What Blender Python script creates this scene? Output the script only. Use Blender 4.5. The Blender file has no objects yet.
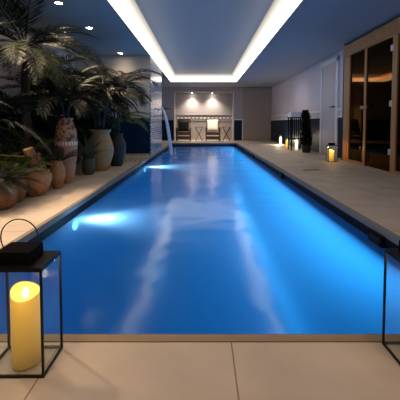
import bpy, bmesh, math, random
from mathutils import Vector, Matrix
R = math.radians; PI = math.pi
rnd = random.Random(7)
sc = bpy.context.scene
COL = sc.collection

# ------------------------------------------------------------------ materials
MATS = {}
def nodes(name):
    m = bpy.data.materials.new(name); m.use_nodes = True
    nt = m.node_tree; nt.nodes.clear()
    out = nt.nodes.new('ShaderNodeOutputMaterial')
    MATS[name] = m
    return m, nt, out
def N(nt, typ, **kw):
    n = nt.nodes.new(typ)
    for k, v in kw.items():
        if k in n.inputs.keys(): n.inputs[k].default_value = v
        else: setattr(n, k, v)
    return n
def c4(c): return (c[0], c[1], c[2], 1.0)
def plain(name, col, rough=.5, metal=0., var=.15, scale=12., spec=.5, bump=0., bscale=60.):
    """principled with a little procedural colour variation"""
    m, nt, out = nodes(name)
    b = N(nt, 'ShaderNodeBsdfPrincipled', Roughness=rough, Metallic=metal)
    b.inputs['Specular IOR Level'].default_value = spec
    tc = N(nt, 'ShaderNodeTexCoord')
    nz = N(nt, 'ShaderNodeTexNoise', Scale=scale, Detail=4.)
    nt.links.new(tc.outputs['Object'], nz.inputs['Vector'])
    mx = N(nt, 'ShaderNodeMix', data_type='RGBA')
    mx.inputs[6].default_value = c4([v*(1-var) for v in col]); mx.inputs[7].default_value = c4([min(1, v*(1+var)) for v in col])
    nt.links.new(nz.outputs['Fac'], mx.inputs[0])
    nt.links.new(mx.outputs[2], b.inputs['Base Color'])
    if bump:
        n2 = N(nt, 'ShaderNodeTexNoise', Scale=bscale, Detail=3.)
        nt.links.new(tc.outputs['Object'], n2.inputs['Vector'])
        bp = N(nt, 'ShaderNodeBump', Strength=bump, Distance=.01)
        nt.links.new(n2.outputs['Fac'], bp.inputs['Height']); nt.links.new(bp.outputs[0], b.inputs['Normal'])
    nt.links.new(b.outputs[0], out.inputs[0])
    return m
def emit(name, col, s):
    m, nt, out = nodes(name)
    e = N(nt, 'ShaderNodeEmission', Color=c4(col), Strength=s)
    nt.links.new(e.outputs[0], out.inputs[0]); return m
def tile(name, c1, c2, mortar, w, h, ms=.004, offset=0., rough=.25, plane='XZ', shift=(0, 0, 0), spec=.5):
    """tiles on a plane given by two object axes"""
    m, nt, out = nodes(name)
    b = N(nt, 'ShaderNodeBsdfPrincipled', Roughness=rough)
    b.inputs['Specular IOR Level'].default_value = spec
    tc = N(nt, 'ShaderNodeTexCoord'); sp = N(nt, 'ShaderNodeSeparateXYZ'); cb = N(nt, 'ShaderNodeCombineXYZ')
    mp = N(nt, 'ShaderNodeMapping'); mp.inputs['Location'].default_value = shift
    nt.links.new(tc.outputs['Object'], mp.inputs[0]); nt.links.new(mp.outputs[0], sp.inputs[0])
    nt.links.new(sp.outputs[plane[0]], cb.inputs[0]); nt.links.new(sp.outputs[plane[1]], cb.inputs[1])
    br = N(nt, 'ShaderNodeTexBrick', offset=offset, squash=1., Scale=1.)
    br.inputs['Brick Width'].default_value = w; br.inputs['Row Height'].default_value = h
    br.inputs['Mortar Size'].default_value = ms; br.inputs['Mortar Smooth'].default_value = .1
    br.inputs['Color1'].default_value = c4(c1); br.inputs['Color2'].default_value = c4(c2); br.inputs['Mortar'].default_value = c4(mortar)
    nt.links.new(cb.outputs[0], br.inputs['Vector'])
    nz = N(nt, 'ShaderNodeTexNoise', Scale=3., Detail=6.)
    nt.links.new(tc.outputs['Object'], nz.inputs['Vector'])
    rp = N(nt, 'ShaderNodeMapRange'); rp.inputs[1].default_value = .3; rp.inputs[2].default_value = .7; rp.inputs[3].default_value = .85; rp.inputs[4].default_value = 1.1
    nt.links.new(nz.outputs['Fac'], rp.inputs[0])
    mx = N(nt, 'ShaderNodeMix', data_type='RGBA', blend_type='MULTIPLY'); mx.inputs[0].default_value = 1.
    nt.links.new(br.outputs['Color'], mx.inputs[6]); nt.links.new(rp.outputs[0], mx.inputs[7])
    nt.links.new(mx.outputs[2], b.inputs['Base Color']); nt.links.new(b.outputs[0], out.inputs[0])
    return m
def wood(name, col, dark, axis='Z', rough=.45):
    m, nt, out = nodes(name)
    b = N(nt, 'ShaderNodeBsdfPrincipled', Roughness=rough)
    tc = N(nt, 'ShaderNodeTexCoord'); mp = N(nt, 'ShaderNodeMapping')
    s = [18., 18., 18.]; s['XYZ'.index(axis)] = 1.2
    mp.inputs['Scale'].default_value = s
    nz = N(nt, 'ShaderNodeTexNoise', Scale=1.5, Detail=5., Distortion=.6)
    mx = N(nt, 'ShaderNodeMix', data_type='RGBA'); mx.inputs[6].default_value = c4(dark); mx.inputs[7].default_value = c4(col)
    nt.links.new(tc.outputs['Object'], mp.inputs[0]); nt.links.new(mp.outputs[0], nz.inputs['Vector'])
    nt.links.new(nz.outputs['Fac'], mx.inputs[0]); nt.links.new(mx.outputs[2], b.inputs['Base Color'])
    nt.links.new(b.outputs[0], out.inputs[0]); return m
def glass(name, tint, rough=.02, refl=1.0, gcol=(1, 1, 1)):
    m, nt, out = nodes(name)
    t = N(nt, 'ShaderNodeBsdfTransparent', Color=c4(tint)); g = N(nt, 'ShaderNodeBsdfGlossy', Roughness=rough, Color=c4(gcol))
    lw = N(nt, 'ShaderNodeLayerWeight', Blend=.5)
    pw = N(nt, 'ShaderNodeMath', operation='POWER'); pw.inputs[1].default_value = 4.
    nt.links.new(lw.outputs['Facing'], pw.inputs[0])
    ad = N(nt, 'ShaderNodeMath', operation='MULTIPLY_ADD'); ad.inputs[1].default_value = .9; ad.inputs[2].default_value = .045
    nt.links.new(pw.outputs[0], ad.inputs[0])
    mu = N(nt, 'ShaderNodeMath', operation='MULTIPLY'); mu.inputs[1].default_value = refl
    mx = N(nt, 'ShaderNodeMixShader')
    nt.links.new(ad.outputs[0], mu.inputs[0]); nt.links.new(mu.outputs[0], mx.inputs[0])
    nt.links.new(t.outputs[0], mx.inputs[1]); nt.links.new(g.outputs[0], mx.inputs[2]); nt.links.new(mx.outputs[0], out.inputs[0])
    return m
def leafmat(name, c1, c2, tr=.25):
    m, nt, out = nodes(name)
    oi = N(nt, 'ShaderNodeObjectInfo'); tc = N(nt, 'ShaderNodeTexCoord')
    nz = N(nt, 'ShaderNodeTexNoise', Scale=5., Detail=2.)
    nt.links.new(tc.outputs['Object'], nz.inputs['Vector'])
    ad = N(nt, 'ShaderNodeMath', operation='ADD'); hf = N(nt, 'ShaderNodeMath', operation='MULTIPLY'); hf.inputs[1].default_value = .5
    nt.links.new(oi.outputs['Random'], ad.inputs[0]); nt.links.new(nz.outputs['Fac'], ad.inputs[1]); nt.links.new(ad.outputs[0], hf.inputs[0])
    mx = N(nt, 'ShaderNodeMix', data_type='RGBA'); mx.inputs[6].default_value = c4(c1); mx.inputs[7].default_value = c4(c2)
    nt.links.new(hf.outputs[0], mx.inputs[0])
    b = N(nt, 'ShaderNodeBsdfPrincipled', Roughness=.55); b.inputs['Specular IOR Level'].default_value = .3; t = N(nt, 'ShaderNodeBsdfTranslucent')
    nt.links.new(mx.outputs[2], b.inputs['Base Color']); nt.links.new(mx.outputs[2], t.inputs[0])
    ms = N(nt, 'ShaderNodeMixShader'); ms.inputs[0].default_value = tr
    nt.links.new(b.outputs[0], ms.inputs[1]); nt.links.new(t.outputs[0], ms.inputs[2]); nt.links.new(ms.outputs[0], out.inputs[0])
    return m
def banded(name, base, band, z0, z1, dark):
    """terracotta with horizontal ribs, a pale painted band and darker blotches above it"""
    m, nt, out = nodes(name)
    b = N(nt, 'ShaderNodeBsdfPrincipled', Roughness=.7)
    tc = N(nt, 'ShaderNodeTexCoord'); sp = N(nt, 'ShaderNodeSeparateXYZ'); nt.links.new(tc.outputs['Object'], sp.inputs[0])
    def step(z, op):
        n = N(nt, 'ShaderNodeMath', operation=op); n.inputs[1].default_value = z
        nt.links.new(sp.outputs['Z'], n.inputs[0]); return n
    a, c = step(z0, 'GREATER_THAN'), step(z1, 'LESS_THAN')
    inb = N(nt, 'ShaderNodeMath', operation='MULTIPLY'); nt.links.new(a.outputs[0], inb.inputs[0]); nt.links.new(c.outputs[0], inb.inputs[1])
    at = N(nt, 'ShaderNodeMath', operation='ARCTAN2'); nt.links.new(sp.outputs['X'], at.inputs[0]); nt.links.new(sp.outputs['Y'], at.inputs[1])
    sn = N(nt, 'ShaderNodeMath', operation='MULTIPLY'); sn.inputs[1].default_value = 22.; nt.links.new(at.outputs[0], sn.inputs[0])
    si = N(nt, 'ShaderNodeMath', operation='SINE'); nt.links.new(sn.outputs[0], si.inputs[0])
    gt = N(nt, 'ShaderNodeMath', operation='GREATER_THAN'); gt.inputs[1].default_value = -.45; nt.links.new(si.outputs[0], gt.inputs[0])
    bm_ = N(nt, 'ShaderNodeMath', operation='MULTIPLY'); nt.links.new(inb.outputs[0], bm_.inputs[0]); nt.links.new(gt.outputs[0], bm_.inputs[1])
    nz = N(nt, 'ShaderNodeTexNoise', Scale=17., Detail=4.); nt.links.new(tc.outputs['Object'], nz.inputs['Vector'])
    th = N(nt, 'ShaderNodeMath', operation='GREATER_THAN'); th.inputs[1].default_value = .52; nt.links.new(nz.outputs['Fac'], th.inputs[0])
    ab = step(z1+.01, 'GREATER_THAN')
    bl = N(nt, 'ShaderNodeMath', operation='MULTIPLY'); nt.links.new(th.outputs[0], bl.inputs[0]); nt.links.new(ab.outputs[0], bl.inputs[1])
    m1 = N(nt, 'ShaderNodeMix', data_type='RGBA'); m1.inputs[6].default_value = c4(base); m1.inputs[7].default_value = c4(dark); nt.links.new(bl.outputs[0], m1.inputs[0])
    m2 = N(nt, 'ShaderNodeMix', data_type='RGBA'); m2.inputs[7].default_value = c4(band); nt.links.new(m1.outputs[2], m2.inputs[6]); nt.links.new(bm_.outputs[0], m2.inputs[0])
    nt.links.new(m2.outputs[2], b.inputs['Base Color']); nt.links.new(b.outputs[0], out.inputs[0]); return m
def water_mat():
    m, nt, out = nodes('water')
    tr = N(nt, 'ShaderNodeBsdfTransparent', Color=(.16, .66, .90, 1))
    tl = N(nt, 'ShaderNodeBsdfTranslucent', Color=(.26, .66, 1., 1))
    mx = N(nt, 'ShaderNodeMixShader'); mx.inputs[0].default_value = .6
    nt.links.new(tr.outputs[0], mx.inputs[1]); nt.links.new(tl.outputs[0], mx.inputs[2])
    g = N(nt, 'ShaderNodeBsdfGlossy', Roughness=.155)
    fr = N(nt, 'ShaderNodeFresnel', IOR=1.33)
    tc = N(nt, 'ShaderNodeTexCoord'); nz = N(nt, 'ShaderNodeTexNoise', Scale=1.7, Detail=2.)
    nt.links.new(tc.outputs['Object'], nz.inputs['Vector'])
    bp = N(nt, 'ShaderNodeBump', Strength=.3, Distance=.05)
    nt.links.new(nz.outputs['Fac'], bp.inputs['Height']); nt.links.new(bp.outputs[0], g.inputs['Normal']); nt.links.new(bp.outputs[0], fr.inputs['Normal'])
    m2 = N(nt, 'ShaderNodeMixShader')
    nt.links.new(fr.outputs[0], m2.inputs[0]); nt.links.new(mx.outputs[0], m2.inputs[1]); nt.links.new(g.outputs[0], m2.inputs[2])
    nt.links.new(m2.outputs[0], out.inputs[0]); return m
def jet_mat():
    m, nt, out = nodes('falling_water')
    t = N(nt, 'ShaderNodeBsdfTransparent'); d = N(nt, 'ShaderNodeBsdfPrincipled', Roughness=.2); d.inputs['Base Color'].default_value = (.8, .86, .95, 1)
    mx = N(nt, 'ShaderNodeMixShader'); mx.inputs[0].default_value = .6
    nt.links.new(t.outputs[0], mx.inputs[1]); nt.links.new(d.outputs[0], mx.inputs[2]); nt.links.new(mx.outputs[0], out.inputs[0]); return m
def wax_mat(name, col, hot, s, z0, z1):
    """candle wax glowing from the flame at the top"""
    m, nt, out = nodes(name)
    b = N(nt, 'ShaderNodeBsdfPrincipled', Roughness=.5); b.inputs['Base Color'].default_value = c4(col)
    tc = N(nt, 'ShaderNodeTexCoord'); sp = N(nt, 'ShaderNodeSeparateXYZ'); nt.links.new(tc.outputs['Object'], sp.inputs[0])
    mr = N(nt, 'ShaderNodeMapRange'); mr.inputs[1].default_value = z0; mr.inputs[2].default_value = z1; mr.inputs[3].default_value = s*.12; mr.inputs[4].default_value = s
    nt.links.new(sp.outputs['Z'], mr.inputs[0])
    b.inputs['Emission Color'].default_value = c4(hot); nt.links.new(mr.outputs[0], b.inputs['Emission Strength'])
    nt.links.new(b.outputs[0], out.inputs[0]); return m

M = {}
M['plaster'] = plain('plaster', (.64, .58, .61), .85, var=.04, scale=2., spec=.1)
M['far_plaster'] = plain('far_plaster', (.42, .39, .38), .85, var=.05, scale=2., spec=.1)
M['partition'] = plain('partition', (.50, .44, .39), .85, var=.04, scale=2., spec=.1)
M['ceiling'] = plain('ceiling', (.37, .395, .42), .75, var=.03, scale=1.5, spec=.15)
M['white_trim'] = plain('white_trim', (.74, .71, .73), .5, var=.03)
M['taupe'] = plain('taupe', (.33, .28, .25), .6, var=.05)
M['door_paint'] = plain('door_paint', (.52, .46, .45), .5, var=.04)
M['deck'] = tile('deck', (.55, .45, .36), (.53, .435, .35), (.24, .17, .12), .66, 1.2, .003, plane='XY', shift=(-.11+6.6, -1.132+12, 0), rough=.6, spec=.25)
M['coping'] = plain('coping', (.26, .18, .10), .5, var=.1)
M['stone_edge'] = plain('stone_edge', (.24, .20, .18), .9, var=.1, spec=.05)
M['blue_x'] = tile('blue_tile_x', (.004, .017, .042), (.006, .022, .050), (.003, .010, .026), .1, .1, .004, plane='XZ', rough=.4, spec=.12)
M['blue_y'] = tile('blue_tile_y', (.004, .017, .042), (.006, .022, .050), (.003, .010, .026), .1, .1, .004, plane='YZ', rough=.4, spec=.12)
M['mosaic_x'] = tile('mosaic_x', (.55, .56, .60), (.42, .44, .50), (.16, .17, .20), .09, .045, .006, plane='XZ', offset=.5, rough=.18)
M['mosaic_y'] = tile('mosaic_y', (.50, .53, .58), (.34, .37, .44), (.10, .11, .14), .14, .06, .009, plane='YZ', offset=.5, rough=.15)
M['mosaic_floor'] = tile('mosaic_floor', (.78, .70, .62), (.66, .60, .53), (.10, .085, .07), .11, .16, .022, plane='XY', rough=.4)
M['border'] = tile('border', (.95, .92, .88), (.9, .87, .84), (.20, .18, .17), .20, .12, .035, plane='XZ', rough=.3)
M['pool_x'] = tile('pool_tile_x', (.004, .07, .16), (.004, .075, .17), (.004, .06, .13), .05, .05, .003, plane='XZ', rough=.3)
M['pool_floor'] = tile('pool_tile_floor', (.004, .07, .16), (.004, .075, .17), (.004, .06, .13), .05, .05, .003, plane='XY', rough=.3)
M['navy'] = plain('navy_tile', (.006, .010, .022), .6, var=.2, spec=.1)
M['water'] = water_mat(); M['jet'] = jet_mat()
def cove_mat():
    m, nt, out = nodes('cove_glow')
    tc = N(nt, 'ShaderNodeTexCoord'); sp = N(nt, 'ShaderNodeSeparateXYZ'); nt.links.new(tc.outputs['Object'], sp.inputs[0])
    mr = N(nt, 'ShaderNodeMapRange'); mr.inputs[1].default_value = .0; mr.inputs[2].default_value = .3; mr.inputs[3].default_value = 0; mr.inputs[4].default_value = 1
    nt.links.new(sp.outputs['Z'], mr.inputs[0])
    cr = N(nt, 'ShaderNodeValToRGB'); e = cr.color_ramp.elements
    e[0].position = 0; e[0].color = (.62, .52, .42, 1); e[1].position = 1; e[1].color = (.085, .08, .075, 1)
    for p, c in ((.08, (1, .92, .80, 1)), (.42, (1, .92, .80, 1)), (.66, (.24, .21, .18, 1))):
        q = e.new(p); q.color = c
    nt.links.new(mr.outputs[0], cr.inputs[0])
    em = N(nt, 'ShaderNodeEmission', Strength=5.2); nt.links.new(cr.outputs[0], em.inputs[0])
    nt.links.new(em.outputs[0], out.inputs[0]); return m
M['cove'] = cove_mat()
M['lamp'] = emit('lamp_glow', (1., .90, .75), 70.)
M['pool_lamp'] = emit('pool_lamp_glow', (.75, .9, 1.), 7.)
M['amber'] = emit('amber_led', (1., .55, .14), 26.)
M['flame'] = emit('flame', (1., .80, .35), 9.)
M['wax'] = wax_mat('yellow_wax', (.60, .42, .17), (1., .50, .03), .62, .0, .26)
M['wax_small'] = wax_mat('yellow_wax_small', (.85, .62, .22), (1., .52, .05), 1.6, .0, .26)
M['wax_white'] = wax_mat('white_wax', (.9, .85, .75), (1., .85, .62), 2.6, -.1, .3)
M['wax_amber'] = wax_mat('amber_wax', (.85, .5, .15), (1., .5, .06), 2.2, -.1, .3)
M['black'] = plain('black_metal', (.012, .011, .010), .4, metal=.6, var=.3)
M['matte_black'] = plain('matte_black', (.008, .007, .008), .9, var=.3, spec=.05)
M['bronze_wire'] = plain('bronze_wire', (.07, .035, .02), .4, metal=.7)
M['chrome'] = plain('brushed_steel', (.6, .6, .6), .3, metal=1., var=.05)
M['glass'] = glass('clear_glass', (.93, .96, .97)); M['bronze_glass'] = glass('bronze_glass', (.11, .066, .035), refl=.8, gcol=(.75, .40, .16))
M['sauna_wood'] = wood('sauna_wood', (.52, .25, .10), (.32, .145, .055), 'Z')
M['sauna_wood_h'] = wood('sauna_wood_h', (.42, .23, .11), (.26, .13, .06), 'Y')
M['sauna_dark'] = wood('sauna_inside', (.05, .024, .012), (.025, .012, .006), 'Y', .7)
M['chair_wood'] = wood('chair_wood', (.13, .065, .035), (.06, .03, .015), 'X')
M['pale_wood'] = wood('pale_wood', (.55, .45, .36), (.4, .32, .25), 'Y')
M['dark_fabric'] = plain('dark_fabric', (.010, .008, .008), .9, bump=.2)
M['white_fabric'] = plain('white_fabric', (.9, .84, .70), .9, var=.03, bump=.15, bscale=30)
M['towel'] = plain('towel', (.95, .94, .94), .95, var=.04, bump=.3, bscale=120)
M['terracotta'] = plain('terracotta', (.42, .17, .07), .75, var=.35, scale=9, bump=.15)
M['terracotta_deep'] = plain('terracotta_deep', (.26, .10, .045), .7, var=.3, scale=9, bump=.1)
M['rust_pot'] = plain('rust_glaze', (.34, .15, .05), .55, var=.5, scale=14, bump=.1)
M['brown_pot'] = plain('brown_glaze', (.24, .12, .05), .6, var=.3, scale=8, bump=.1)
M['tan_pot'] = plain('tan_glaze', (.36, .21, .08), .6, var=.2, scale=4, bump=.05)
M['black_pot'] = plain('black_glaze', (.018, .013, .010), .7, var=.3)
M['stone_pot'] = plain('mossy_pot', (.06, .055, .03), .8, var=.4, scale=14, bump=.2)
M['urn'] = banded('painted_urn', (.42, .19, .10), (.72, .60, .48), .545, .595, (.10, .04, .035))
M['soil'] = plain('soil', (.02, .014, .01), .95, var=.4, scale=60, bump=.5)
M['trunk'] = plain('palm_bark', (.045, .028, .022), .9, var=.5, scale=30, bump=.5, bscale=40)
M['fibre'] = plain('palm_fibre', (.26, .13, .06), .9, var=.6, scale=30, bump=.6, bscale=60)
M['fibre_cut'] = plain('cut_palm_wood', (.80, .46, .15), .8, var=.3, scale=30)
M['stem'] = plain('palm_stem', (.028, .032, .014), .6, var=.3)
M['stalk'] = plain('yellow_stalk', (.42, .34, .12), .6, var=.2)
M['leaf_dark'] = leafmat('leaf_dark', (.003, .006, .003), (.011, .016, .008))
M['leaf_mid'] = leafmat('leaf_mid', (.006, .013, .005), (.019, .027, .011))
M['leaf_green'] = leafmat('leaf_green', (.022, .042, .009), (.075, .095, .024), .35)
M['leaf_lit'] = leafmat('leaf_lit', (.09, .125, .03), (.22, .24, .07), .35)  # greens raised to imitate fronds catching light
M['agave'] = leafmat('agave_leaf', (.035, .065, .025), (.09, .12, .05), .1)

# ------------------------------------------------------------------ mesh helpers
class MB:
    def __init__(s): s.bm = bmesh.new()
    def box(s, x0, x1, y0, y1, z0, z1, bev=0., mat=None):
        b = bmesh.new(); bmesh.ops.create_cube(b, size=1.)
        for v in b.verts: v.co = Vector(((x0+x1)/2+v.co.x*(x1-x0), (y0+y1)/2+v.co.y*(y1-y0), (z0+z1)/2+v.co.z*(z1-z0)))
        if bev: bmesh.ops.bevel(b, geom=b.edges[:], offset=bev, segments=2, affect='EDGES', profile=.5)
        if mat: bmesh.ops.transform(b, matrix=mat, verts=b.verts)
        s.merge(b); return s
    def merge(s, b):
        me = bpy.data.meshes.new('tmp'); b.to_mesh(me); b.free(); s.bm.from_mesh(me); bpy.data.meshes.remove(me)
    def quad(s, *p):
        s.bm.faces.new([s.bm.verts.new(Vector(q)) for q in p]); return s
    def tube(s, pts, rad, seg=8, cap=True):
        pts = [Vector(p) for p in pts]; n = len(pts)
        rad = rad if hasattr(rad, '__len__') else [rad]*n
        rings = []; up = None
        for i, p in enumerate(pts):
            t = (pts[min(i+1, n-1)]-pts[max(i-1, 0)]).normalized()
            if up is None: up = Vector((0, 0, 1)) if abs(t.z) < .9 else Vector((1, 0, 0))
            a = t.cross(up)
            if a.length < 1e-5: a = t.cross(Vector((1, .3, 0)))
            a.normalize(); c = a.cross(t).normalized(); up = c
            rings.append([s.bm.verts.new(p+(a*math.cos(2*PI*k/seg)+c*math.sin(2*PI*k/seg))*rad[i]) for k in range(seg)])
        for i in range(n-1):
            for k in range(seg):
                f = s.bm.faces.new([rings[i][k], rings[i][(k+1) % seg], rings[i+1][(k+1) % seg], rings[i+1][k]]); f.smooth = True
        if cap:
            s.bm.faces.new(rings[0][::-1]); s.bm.faces.new(rings[-1])
        return s
    def lathe(s, prof, seg=32, o=(0, 0, 0), smooth=True):
        """prof = list of (radius, z); r=0 closes"""
        o = Vector(o); rings = []
        for r, z in prof:
            if r < 1e-6: rings.append([s.bm.verts.new(o+Vector((0, 0, z)))])
            else: rings.append([s.bm.verts.new(o+Vector((r*math.cos(2*PI*k/seg), r*math.sin(2*PI*k/seg), z))) for k in range(seg)])
        for a, b in zip(rings, rings[1:]):
            for k in range(seg):
                j = (k+1) % seg
                if len(a) == 1 and len(b) == 1: continue
                if len(a) == 1: vs = [a[0], b[j], b[k]]
                elif len(b) == 1: vs = [a[k], a[j], b[0]]
                else: vs = [a[k], a[j], b[j], b[k]]
                f = s.bm.faces.new(vs); f.smooth = smooth
        return s
    def build(s, name, mat, parent=None, norm=True, loc=None):
        if norm: bmesh.ops.recalc_face_normals(s.bm, faces=s.bm.faces[:])
        me = bpy.data.meshes.new(name); s.bm.to_mesh(me); s.bm.free()
        me.materials.append(M[mat] if isinstance(mat, str) else mat)
        return link(name, me, parent, loc)
def link(name, me, parent=None, loc=None):
    o = bpy.data.objects.new(name, me); COL.objects.link(o)
    if parent is not None: o.parent = parent
    if loc is not None: o.location = loc
    return o
def tag(o, label=None, cat=None, group=None, kind=None):
    for k, v in (('label', label), ('category', cat), ('group', group), ('kind', kind)):
        if v: o[k] = v
    return o
def thing(name, label, cat, loc=(0, 0, 0), rz=0., group=None):
    o = bpy.data.objects.new(name, None); COL.objects.link(o)
    o.location = loc; o.rotation_euler = (0, 0, rz); o.empty_display_size = .1
    return tag(o, label, cat, group)
def kids(o): return [c for c in COL.objects if c.parent == o]
def copy_tree(o, parent=None):
    c = o.copy(); COL.objects.link(c); c.parent = parent
    for ch in kids(o): copy_tree(ch, c)
    return c
def struct(name, mb, mat, label=None):
    return tag(mb.build(name, mat), label, None, None, 'structure')

# ------------------------------------------------------------------ dimensions (metres; camera at x=0, y=0)
H = 2.65                      # ceiling
PX0, PX1, PY0, PY1 = -1.34, 1.44, 1.172, 13.0
WL, WR, YB, YF = -3.4, 3.4, -2.6, 15.0
WZ = -.13                     # water level
CW = .04                      # coping width

# ------------------------------------------------------------------ floor, pool
fl = MB()
T = .12
fl.box(WL, 4.6, YB, PY0-CW, -T, 0).box(WL, PX0-CW, PY0-CW, 16.0, -T, 0).box(PX1+CW, 4.6, PY0-CW, 16.0, -T, 0).box(PX0-CW, PX1+CW, PY1+CW, 16.0, -T, 0)
struct('floor', fl, 'deck')
struct('trim_1', MB().box(PX0-CW, PX1+CW, PY0-CW, PY0, -.05, .003), 'coping', 'brown coping strip along the near pool edge')
struct('trim_2', MB().box(PX1, PX1+CW, PY0, PY1, -.05, .003), 'stone_edge', 'grey coping strip along the right pool edge')
struct('trim_3', MB().box(PX0-CW, PX0, PY0, PY1, -.05, .003), 'stone_edge', 'grey coping strip along the left pool edge')
struct('trim_4', MB().box(PX0-CW, PX1+CW, PY1, PY1+CW, -.05, .003), 'stone_edge', 'grey coping strip along the far pool edge')
D = -1.35
bs = MB()
bs.quad((PX0, PY0, D), (PX1, PY0, D), (PX1, PY1, D), (PX0, PY1, D))
struct('pool_floor', bs, 'pool_floor')
bw = MB()
for a, b in (((PX0, PY0), (PX1, PY0)), ((PX1, PY0), (PX1, PY1)), ((PX1, PY1), (PX0, PY1)), ((PX0, PY1), (PX0, PY0))):
    bw.quad((*a, D), (*b, D), (*b, -.17), (*a, -.17))
struct('pool_wall', bw, 'pool_x')
bn = MB()
for a, b in (((PX0, PY0), (PX1, PY0)), ((PX1, PY0), (PX1, PY1)), ((PX1, PY1), (PX0, PY1)), ((PX0, PY1), (PX0, PY0))):
    bn.quad((*a, -.17), (*b, -.17), (*b, -.05), (*a, -.05))
struct('pool_tile_band', bn, 'navy')
w = MB(); w.quad((PX0, PY0, WZ), (PX1, PY0, WZ), (PX1, PY1, WZ), (PX0, PY1, WZ))
tag(w.build('pool_water', 'water'), 'glowing blue water filling the long indoor pool', 'water', None, 'stuff')

# ------------------------------------------------------------------ ceiling with luminous cove
CX0, CX1, CY0, CY1 = -1.40, 1.46, .6, 13.1
CZ = 2.95
cl = MB()
cl.box(WL-.2, CX0, YB, 16.2, H, CZ+.1).box(CX1, 4.7, YB, 16.2, H, CZ+.1).box(CX0, CX1, YB, CY0, H, CZ+.1).box(CX0, CX1, CY1, 16.2, H, CZ+.1)
cl.box(CX0, CX1, CY0, CY1, CZ+.02, CZ+.1)
struct('ceiling', cl, 'ceiling')
cv = thing('cove_light', 'long bright white light cove framing the raised ceiling above the pool', 'light', ((CX0+CX1)/2, (CY0+CY1)/2, H))
ix0, ix1, iy0, iy1 = -1.17, 1.22, .8, 12.9
def cove(p):
    q = [Vector(v)-cv.location for v in p]
    MB().quad(*q).build('light_panel', 'cove', cv, norm=False)
e = .006
cove([(CX0+e, CY0, H+e), (CX0+e, CY1, H+e), (ix0, iy1, CZ), (ix0, iy0, CZ)])
cove([(CX1-e, CY0, H+e), (ix1, iy0, CZ), (ix1, iy1, CZ), (CX1-e, CY1, H+e)])
cove([(CX0+e, CY1-e, H+e), (CX1-e, CY1-e, H+e), (ix1, iy1, CZ), (ix0, iy1, CZ)])
cove([(CX0+e, CY0+e, H+e), (ix0, iy0, CZ), (ix1, iy0, CZ), (CX1-e, CY0+e, H+e)])

# ------------------------------------------------------------------ walls
struct('wall_left', MB().box(WL-.12, WL, YB, 16.0, 0, H), 'plaster')
struct('wall_right', MB().box(WR, WR+.12, 6.95, 16.0, 0, H).box(WR, WR+.12, YB, 2.9, 0, H), 'plaster')
struct('wall_back', MB().box(WL-.12, 4.7, YB-.12, YB, 0, H), 'plaster')
AX0, AX1, AZ = -1.43, 1.52, 2.43
fw = MB()
fw.box(WL, AX0, YF, YF+.75, 0, H).box(AX1, WR, YF, YF+.75, 0, H).box(AX0, AX1, YF, YF+.75, AZ, H).box(AX0, AX1, YF+.7, YF+.8, 0, AZ)
struct('wall_far', fw, 'far_plaster')
PY = 8.05; PXF = -1.40
struct('wall_partition', MB().box(WL, PXF-.02, PY, PY+.2, 0, H), 'partition')
struct('pillar', MB().box(PXF-.02, PXF, PY-.005, 10.2, 0, H), 'mosaic_y', 'silver mosaic clad end of the partition beside the pool')
# blue tiled dados and rails
ti = [5]
def trim(mb, mat, label):
    struct('trim_%d' % ti[0], mb, mat, label); ti[0] += 1
DZ = 1.0
trim(MB().box(WL, PXF-.02, PY-.02, PY, .05, DZ), 'blue_x', 'dark blue tiled dado on the partition wall')
trim(MB().box(WL, PXF-.02, PY-.03, PY, 0, .05), 'mosaic_x', 'pale mosaic skirting under the partition dado')
trim(MB().box(-2.4, PX0-CW, 6.75, PY-.03, 0, .006), 'mosaic_floor', 'pale mosaic floor strip in front of the partition')
trim(MB().box(WL, WL+.02, YB, PY-.03, 0, DZ), 'blue_y', 'dark blue tiled dado on the left wall')
def rail(x0, x1, y0, y1, label):
    trim(MB().box(x0, x1, y0, y1, 1.00, 1.05).box(x0, x1, y0, y1, 1.11, 1.15).box(x0-.0, x1-.0, y0, y1, 1.05, 1.11), 'white_trim', label)
trim(MB().box(WL, WL+.025, YB, PY-.03, 1.0, 1.06).box(WL, WL+.04, YB, PY-.03, 1.22, 1.27), 'white_trim', 'rail mouldings on the left wall')
DY0, DY1 = 7.62, 8.52           # door on the right wall
for (a, b) in ((6.97, DY0-.10), (DY1+.10, YF)):
    trim(MB().box(WR-.02, WR, a, b, 0, DZ), 'blue_y', 'dark blue tiled dado on the right wall')
    trim(MB().box(WR-.03, WR, a, b, DZ, DZ+.05).box(WR-.045, WR, a, b, 1.17, 1.23).box(WR-.02, WR, a, b, 1.08, 1.10), 'white_trim', 'white rail mouldings on the right wall')
trim(MB().box(AX1+.04, 1.95, YF-.02, YF, 0, DZ+.02), 'blue_x', 'dark blue tile panel right of the alcove')
trim(MB().box(AX1-.03, AX1+.02, YF-.03, YF, 0, AZ).box(1.95, 2.0, YF-.03, YF, 0, 1.05).box(AX1+.02, 2.0, YF-.03, YF, 1.02, 1.07), 'white_trim', 'pale frame around the alcove corner')
trim(MB().box(WL, AX0-.04, YF-.02, YF, 0, DZ+.02), 'blue_x', 'dark blue tile panel left of the alcove')
trim(MB().box(AX0, AX1, YF+.685, YF+.7, 1.10, 1.22), 'border', 'row of white mosaic dashes across the alcove wall')
trim(MB().box(AX0, AX1, YF+.67, YF+.7, 1.0, 1.03).box(AX0, AX1, YF+.66, YF+.7, 1.29, 1.32), 'far_plaster', 'alcove rails')
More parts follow.
